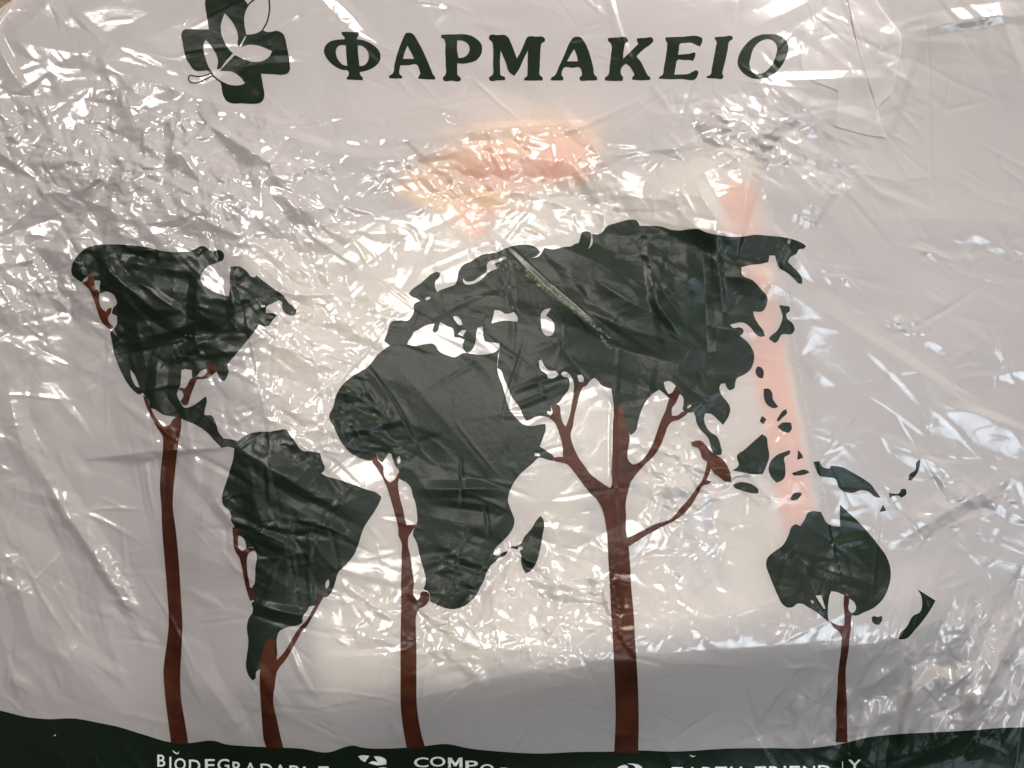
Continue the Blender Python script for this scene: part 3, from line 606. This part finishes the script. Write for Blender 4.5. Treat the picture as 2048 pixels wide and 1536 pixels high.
tree("printed tree with a Europe and Asia shaped crown", Z(E1, [(525,1075),(545,1020),(600,910),(650,905),(720,905),(755,870),(770,830),(770,775),(820,745),(800,730),(745,705),(725,682),(760,645),(830,595),(870,560),(920,520),(960,508),(985,515),(980,545),(950,580),(940,620),(960,670),
    (1000,650),(1060,630),(1110,605),(1125,560),(1140,500),(1170,455),(1240,420),(1310,375),(1400,355),(1440,350),(1510,318),(1600,290),(1700,285),(1760,300),(1790,325),(1803,347),(1775,375),(1735,392),(1780,387),(1817,352),(1827,330),(1840,310),(1900,322)]) +
    Z(HH, [(110,280),(160,275),(195,255),(218,250),(240,170),(290,162),(305,170),(308,240),(300,275),(285,298),(315,270),(320,180),(365,185),(400,165),(430,125),(500,100),(570,80),(620,72),(655,78),(672,100),(680,120),(760,120),(840,125),(920,150),(990,155),(1060,145),
    (1130,145),(1180,168),(1280,190),(1400,205),(1480,200),(1550,188),(1650,195),(1760,205),(1850,225),(1910,250),(1942,272),(1930,290),(1890,298),(1870,330),(1820,360),(1805,392),(1840,430),(1885,475),(1912,525),(1912,560),(1890,558),(1850,520),(1790,470),(1740,440),
    (1722,400),(1708,345),(1665,345),(1655,395),(1600,408),(1500,420),(1450,435),(1458,490),(1540,535),(1600,600),(1650,670),(1645,710),(1615,765),(1540,770),(1550,810),(1580,865),(1620,920),(1630,955),(1600,962),(1565,945),(1520,890),(1470,855),(1400,860),(1365,870),
    (1390,895),(1440,890),(1465,905),(1465,935),(1440,955),(1480,985),(1520,1030),(1545,1080),(1545,1150),(1520,1210),(1470,1250),(1415,1280),(1405,1310),(1395,1355),(1360,1368),(1340,1345),(1330,1315),(1300,1318),(1285,1350),(1300,1400),(1340,1450)]) +
    Z(K, [(1860,420),(1865,450),(1850,510),(1800,590),(1750,540),(1690,490),(1640,482),(1630,510),(1630,560),(1645,600),(1680,650),(1745,695),(1780,790),(1788,840),(1780,862),(1730,860),(1690,800),(1670,720),(1640,680),(1590,630),(1560,570),(1545,500),(1535,470),(1490,478),
    (1455,470),(1435,450),(1442,390),(1435,335),(1412,312),(1395,300),(1330,330),(1308,345),(1260,300),(1220,270),(1170,300),(1120,350),(1080,410),(1050,480),(1030,550),(1000,650),(960,685),(945,650),(930,590),(900,540),(810,480),(805,400),(795,320),(785,260),(740,250),(690,225),(665,190),
    (630,160),(590,190),(560,230),(490,260),(440,300),(445,230),(435,180),(410,135),(350,105),(330,115),(340,145),(395,165),(405,220),(390,280),(350,330),(300,392),(260,410),(235,420),(240,470),(205,465),(200,490),(230,500),(215,520),(150,508),(100,515),(50,540)]) +
    Z(E2, [(1690,580),(1665,540),(1640,480),(1600,425),(1570,380),(1540,310),(1510,240),(1480,165),(1452,146)]) +
    Z(E1, [(1470,1130),(1472,1090),(1400,1085),(1350,1075),(1340,1040),(1335,955),(1290,965),(1280,1010),(1275,1080),(1240,1150),(1210,1172),(1180,1150),(1170,1100),(1185,1060),(1150,1048),(1100,1040),(1098,1010),(1090,975),(1040,950),(985,918),(975,950),(965,990),(940,1005),(922,990),(930,960),(940,930),
    (880,940),(800,985),(770,1000),(750,1040),(720,1080),(715,1102),(575,1110)]),
    [Z(E1, h_) for h_ in ([(1430,820),(1475,825),(1520,850),(1590,835),(1620,880),(1618,915),(1500,908),(1405,930)], [(1815,840),(1850,810),(1895,805),(1870,840),(1850,865),(1910,915),(1918,990),(1900,1025),(1860,1030),(1825,1000),(1810,920)],
     [(1090,875),(1110,868),(1150,895),(1168,940),(1150,945),(1105,905)], [(1370,440),(1460,400),(1520,385),(1530,395),(1430,440),(1455,480),(1400,500),(1300,585),(1240,608),(1180,600),(1170,575),(1175,560),(1190,580),(1240,585),(1310,545),(1365,500)],
     [(858,725),(880,710),(908,715),(890,735),(865,740)], [(1790,1235),(1815,1225),(1840,1280),(1870,1310),(1940,1325),(1955,1345),(1920,1375),(1870,1378),(1855,1345),(1810,1310)], [(1130,1018),(1160,985),(1203,982),(1180,1015),(1170,1035)])] +
    [Z(K, [(475,140),(515,130),(535,165),(530,200),(490,200)]), Z(K, [(1260,200),(1310,190),(1350,215),(1370,235),(1330,300),(1305,310),(1275,260)]), Z(K, [(1470,430),(1500,405),(1515,415),(1480,445)])],
    [("trunk", Z(K, [(815,405),(862,398),(890,450),(912,530),(937,610),(950,690),(955,930),(1000,960),(985,1040),(960,1110),(935,1200),(915,1300),(918,1420)]) +
        Z(GG, [(1690,140),(1705,230),(1715,350),(1722,480),(1735,620),(1745,800),(1755,950),(1762,1100),(1765,1250),(1762,1448),(1622,1448),(1630,1250),(1628,1100),(1622,950),(1615,800),(1605,640),(1597,480),(1588,320),(1580,170),(1565,60)]) +
        Z(K, [(735,1510),(720,1420),(690,1330),(640,1250),(700,1200),(775,1160),(785,1000),(795,800),(800,560)])),
     ("branch", Z(K, [(775,1165),(720,1130),(650,1080),(590,1030),(540,960),(490,890),(450,810),(425,740),(415,680),(435,600),(450,500),(475,400),(500,300),(530,240),(570,200),(530,205),(480,230),(450,290),(430,370),(415,460),(395,540),(370,605),(345,570),(325,500),(305,410),(280,400),(235,425),(250,480),(215,520),
        (270,570),(300,640),(325,710),(340,780),(345,880),(300,880),(258,888),(262,910),(320,930),(385,950),(440,1010),(500,1090),(560,1170),(640,1250),(700,1260),(760,1200)])),
     ("branch", Z(K, [(945,960),(1030,935),(1090,880),(1140,800),(1180,710),(1210,620),(1240,540),(1280,450),(1310,350),(1340,290),(1385,235),(1425,270),(1400,320),(1370,390),(1335,440),(1335,505),(1380,505),(1430,470),(1490,465),(1460,500),(1400,540),(1330,565),(1300,600),(1270,680),(1230,780),(1180,860),(1120,920),
        (1060,980),(1010,1040),(960,1110),(900,1100),(880,1000)])),
     ("branch", Z(GG, [(1690,245),(1712,235),(1800,180),(1900,125)]) + Z(K, [(1336,1470),(1440,1400),(1510,1320),(1570,1220),(1620,1140),(1680,1120),(1695,1105),(1650,1090),(1670,1040),(1690,985),(1710,1020),(1760,1060),(1820,1105),(1872,1110),(1870,1050),(1850,985),(1790,900),(1740,865),(1690,830),(1640,770),(1600,735),
        (1550,732),(1508,745),(1520,780),(1570,800),(1595,840),(1610,890),(1655,925),(1640,1000),(1610,1090),(1560,1160),(1480,1270),(1400,1360),(1330,1440)]) + Z(GG, [(1860,110),(1780,150),(1705,185),(1680,190)]))])

tree("printed tree with an Australia shaped crown", Z(MM, [(1070,130),(1130,190),(1220,270),(1320,380),(1410,490),(1480,590),(1515,690),(1518,780),(1495,880),(1450,970),(1380,1040),(1290,1085),(1180,1112),(1165,1098),(1200,1080),(1212,1050),(1195,1000),(1150,960),(1140,930),(1095,930),(1050,910),(990,900),(975,940),(965,1000),(960,1080),
    (968,1160),(985,1190),(900,1120),(850,1080),(780,1040),(730,1012),(680,1015),(660,1035),(600,1045),(560,1020),(520,950),(480,860),(440,760),(410,660),(420,610),(480,550),(560,490),(610,400),(640,325),(670,305),(715,320),(760,250),(780,205),(810,190),(900,195),(920,240),(950,290),(1000,318),(1070,325),(1066,220)]),
    [Z(MM, [(850,940),(900,935),(915,980),(940,1055),(925,1060),(880,990)]), Z(MM, [(805,980),(830,985),(835,1005),(820,1012)])],
    [("trunk", Z(MM, [(1105,930),(1150,940),(1148,1000),(1145,1070),(1180,1100),(1168,1130),(1165,1230),(1155,1300)]) + Z(NN, [(1028,770),(1020,850),(1005,950),(1005,1050),(1012,1150),(1012,1250),(1015,1385),(945,1385),(950,1280),(948,1200),(955,1080),(960,980),(975,860),(982,780)]) +
        Z(MM, [(1085,1320),(1060,1260),(1010,1220),(975,1160),(1000,1180),(1060,1205),(1105,1210),(1110,1120),(1100,1010)]))])

for o_, pts in [
    (LL, [(615,322),(675,330),(678,355),(655,378),(660,395),(700,440),(705,470),(690,490),(630,495),(605,535),(590,545),(555,520),(560,510),(600,475),(625,430),(635,385),(625,350)]),
    (LL, [(478,700),(490,680),(512,688),(525,715),(520,750),(500,748),(482,730)]), (LL, [(525,812),(555,812),(572,830),(578,870),(610,918),(590,925),(545,905),(528,870)]),
    (LL, [(632,945),(655,930),(662,950),(635,980),(610,1005),(600,995),(615,970)]), (LL, [(515,970),(540,990),(522,1020),(500,1000)]), (LL, [(605,1035),(630,1012),(685,1010),(688,1050),(670,1070),(640,1062)]),
    (LL, [(515,1077),(540,1095),(548,1140),(557,1210),(540,1265),(520,1310),(460,1312),(400,1300),(340,1290),(375,1265),(370,1200),(410,1170),(460,1125)]),
    (LL, [(680,1170),(678,1190),(645,1215),(650,1260),(640,1340),(600,1362),(570,1330),(553,1280),(570,1230),(610,1195),(650,1180)]), (LL, [(725,1170),(750,1200),(755,1215),(722,1228)]),
    (LL, [(690,1305),(720,1295),(765,1285),(795,1300),(770,1312),(700,1320)]), (LL, [(345,1375),(370,1362),(430,1362),(470,1380),(495,1410),(490,1425),(450,1422),(390,1405),(355,1390)]), (LL, [(680,1455),(700,1425),(740,1417),(748,1430),(720,1460),(690,1467)]),
    (LL, [(815,1240),(850,1235),(870,1270),(910,1280),(920,1262),(980,1270),(1050,1305),(1110,1340),(1150,1370),(1180,1410),(1210,1448),(1180,1445),(1130,1410),(1090,1405),(1050,1420),(1000,1415),(965,1390),(945,1340),(900,1330),(850,1320),(830,1280)]),
    (LL, [(1440,1222),(1438,1260),(1420,1310),(1385,1350),(1370,1345),(1380,1310),(1410,1290),(1420,1240)]), (LL, [(1258,1420),(1280,1425),(1320,1420),(1330,1400),(1355,1398),(1360,1425),(1330,1450),(1320,1440),(1280,1440),(1262,1452)]),
    (LL, [(1222,1490),(1242,1525),(1202,1533)]), (MM, [(1760,885),(1850,940),(1918,985),(1900,1020),(1800,1170),(1740,1240),(1650,1325),(1590,1330),(1600,1285),(1660,1220),(1720,1120),(1780,1085),(1800,1000),(1790,940)]),
    (MM, [(1350,1135),(1375,1120),(1395,1130),(1440,1120),(1445,1150),(1415,1200),(1380,1195),(1355,1170)]),
    (F2, [(1800,200),(1835,250),(1845,310),(1825,450),(1800,600),(1770,730),(1730,830),(1680,900),(1610,940),(1580,890),(1550,800),(1550,700),(1530,652),(1580,622),(1560,590),(1525,598),(1505,635),(1410,610),(1420,598),(1480,590),(1530,570),(1600,460),(1680,370),(1740,270)])]:
    printed("printed_island", Z(o_, pts), mat=M_GREEN, parent=bag)

# ---- the printed ground with its white slogans
ground = printed("printed_ground", [(-90,1405),(0,1421),(60,1435),(95,1438),(150,1437),(200,1446),(230,1452),(290,1470),(340,1484),(376,1486),(430,1482),(450,1488),(490,1492),(560,1495),(600,1497),(660,1504),(690,1494),(705,1491),(725,1495),(800,1496),(850,1492),(890,1488),(940,1497),(1000,1503),(1080,1507),
    (1150,1504),(1230,1503),(1280,1501),(1340,1503),(1460,1497),(1530,1496),(1620,1496),(1670,1490),(1740,1474),(1800,1468),(1860,1465),(1950,1460),(2000,1456),(2060,1454),(2130,1450),(2130,1630),(-90,1630)], mat=M_DARK, parent=bag)
ground["label"] = "dark green printed ground band with white slogans"

def glyph_loops(ch, bold):
    if ch == 'M': return [[(0,0),(0,1),(.24,1),(.5,.45),(.76,1),(1,1),(1,0),(.79,0),(.79,.60),(.58,.14),(.42,.14),(.21,.60),(.21,0)]]
    cu = bpy.data.curves.new("glyph", 'FONT'); cu.body = ch; cu.size = 1.0; cu.offset = bold; cu.resolution_u = 3
    ob = bpy.data.objects.new("glyph", cu); col.objects.link(ob)
    dg = bpy.context.evaluated_depsgraph_get()
    me = bpy.data.meshes.new_from_object(ob.evaluated_get(dg))
    cnt = {}
    for p in me.polygons:
        vs = list(p.vertices)
        for a, b in zip(vs, vs[1:] + vs[:1]):
            cnt.setdefault((min(a, b), max(a, b)), []).append((a, b))
    nxt = {v[0][0]: v[0][1] for v in cnt.values() if len(v) == 1}
    co = [(v.co.x, v.co.y) for v in me.vertices]; loops = []
    while nxt:
        s = next(iter(nxt)); l = [s]; q = nxt.pop(s)
        while q != s and q in nxt: l.append(q); q = nxt.pop(q)
        if len(l) > 2: loops.append([co[i] for i in l])
    bpy.data.objects.remove(ob); bpy.data.curves.remove(cu); bpy.data.meshes.remove(me)
    return loops
def area2(l):
    a = np.array(l); b = np.roll(a, -1, 0); return abs(np.sum(a[:, 0] * b[:, 1] - a[:, 1] * b[:, 0])) / 2
def slogan(text, xs, tops, h):
    for ch, x, yt_ in zip(text, xs, tops):
        if ch == ' ': continue
        ls = glyph_loops(ch, 0.012)
        allp = np.concatenate([np.array(l) for l in ls]); x0 = allp[:, 0].min(); x1 = allp[:, 0].max(); y0 = allp[:, 1].min(); y1 = allp[:, 1].max()
        wd = x[1] - x[0]
        loops = []
        for l in sorted(ls, key=area2, reverse=True):
            q = np.array(l); px = x[0] + (q[:, 0] - x0) / max(x1 - x0, 1e-6) * wd; py = yt_ + (y1 - q[:, 1]) / (y1 - y0) * h
            loops.append(np.stack([px, py], -1))
        o = printed("slogan_letter", loops[0], loops[1:], lift=0.85, mat=M_WHITE, parent=ground, raw=True)
slogan("BIODEGRADABLE", [(315,331),(339,343),(349,372),(378,401),(410,430),(435,459),(465,485),(489,513),(521,545),(549,573),(579,600),(606,626),(637,658)],
       [1509,1513.5,1516,1519,1518,1517.5,1523,1525,1527,1529,1530.5,1533,1532.5], 24)
slogan("COMPOSTABLE", [(828,857),(860,891),(896,925),(931,956),(960,988),(994,1018),(1024,1046),(1048,1074),(1080,1102),(1108,1128),(1134,1154)],
       [1514.5,1513,1515,1521,1528,1535,1540,1544,1548,1552,1556], 20)
slogan("EARTH FRIENDLY", [(1343,1366),(1371,1398),(1404,1428),(1430,1454),(1460,1484),(0,0),(1510,1532),(1538,1561),(1567,1572),(1579,1600),(1606,1630),(1636,1662),(1684,1690),(1696,1722)],
       [1534,1534,1533.5,1533,1533,0,1532.5,1532,1531.5,1531.5,1531.5,1530,1523,1519], 24)
P1 = (680, 1470, 4.267); P2 = (1220, 1470, 3.793)
for o_, pts in [(P1, [(155,180),(190,172),(252,178),(235,200),(215,230),(185,215)]), (P1, [(290,180),(350,185),(395,215),(395,250),(330,258),(245,240),(268,225),(325,230),(300,200)]), (P1, [(320,284),(350,276),(400,280),(440,310),(330,312)]),
                (P2, [(40,262),(70,238),(130,232),(140,246),(90,258)]), (P2, [(128,216),(190,218),(240,240),(255,268),(205,268),(185,236)])]:
    printed("recycling_mark", Z(o_, pts), lift=0.85, mat=M_WHITE, parent=ground)

for pts, wd in [([(345,1500),(350,1505),(356,1507),(358,1502)], 2.6), ([(1379,1509),(1385,1513),(1391,1511)], 1.8), ([(108,1472),(112,1469)], 2.0)]:
    printed("print_scratch", ribbon(pts, wd, taper=True), lift=0.85, mat=M_WHITE, parent=ground, raw=True)

# ---- ink rubbed away along the hard fold across the big crown
for pts, wd in [([(990,506),(1040,535),(1090,572),(1140,610),(1185,648),(1225,680)], 17), ([(898,590),(930,600),(965,592),(1000,594)], 3.0), ([(1195,660),(1215,690),(1240,700)], 7)]:
    printed("rubbed_crease", ribbon(pts, wd, taper=True), lift=0.9, mat=M_WEAR, parent=bag, raw=True)

# ------------------------------------------------------------------ what lies inside the bag
def unturn(u, v):
    return (BOX_C[0] + u * math.cos(BOX_A) - v * math.sin(BOX_A), BOX_C[1] + u * math.sin(BOX_A) + v * math.cos(BOX_A))
def quad(u0, u1, v0, v1): return [unturn(u0, v1), unturn(u1, v1), unturn(u1, v0), unturn(u0, v0)]
hx, hy = BOX_HX, BOX_HY
box = prism("medicine_box", quad(-hx, hx, -hy, hy), 4, BOX_T, M_BOX, bev=3)
box["label"] = "white carton with a salmon stripe showing through the bag"; box["category"] = "carton"
prism("salmon_stripe", quad(hx - 78, hx - 12, -hy + 60, hy - 6), BOX_T + 0.2, BOX_T + 0.7, M_PINK, box)
for k_, (u, v0, v1) in enumerate([(200, 200, 370), (240, 170, 380), (282, 160, 390), (150, -30, 150), (185, -60, 60), (60, 60, 200)]):
    v = v0
    while v < v1:
        ln_ = rng.uniform(14, 34)
        prism("printed_word", quad(u, u + 15, v, v + ln_), BOX_T + 0.2, BOX_T + 0.6, M_TEXT, box); v += ln_ + 9
def lean(o, zf):
    for v in o.data.vertices:
        y = H2 - v.co.y / S; v.co.z -= zf(y) * S
slope = lambda y: min(58.0, max(0.0, (420 - y) / 140.0) * 56.0)
pk = prism("orange_packet", [(795,400),(850,425),(900,440),(930,480),(965,486),(985,445),(1060,425),(1110,400),(1178,378),(1186,330),(1192,280),(1160,250),(1080,246),(980,268),(900,300),(830,340),(800,372)], BOX_T + 2.2, BOX_T + 3.4, M_PEACH)
pk["label"] = "orange and yellow packet lying on the white carton inside the bag"; pk["category"] = "packet"
prism("pink_patch", [(925,372),(1000,392),(1120,376),(1172,330),(1160,285),(1080,272),(990,300),(940,330)], BOX_T + 3.5, BOX_T + 3.8, M_PINK, pk)
prism("yellow_patch", [(815,402),(880,432),(925,442),(985,424),(1060,408),(1080,394),(900,392)], BOX_T + 3.5, BOX_T + 3.8, M_YEL, pk)
rp = prism("pink_patch", [(930,478),(962,482),(984,442),(950,428),(918,440)], BOX_T + 3.9, BOX_T + 4.2, M_PINK, pk)
for o in [pk] + list(pk.children):
    import bmesh
    bm = bmesh.new(); bm.from_mesh(o.data)
    bmesh.ops.triangulate(bm, faces=list(bm.faces)); bmesh.ops.subdivide_edges(bm, edges=list(bm.edges), cuts=2, use_grid_fill=True); bm.to_mesh(o.data); bm.free()
    lean(o, slope)
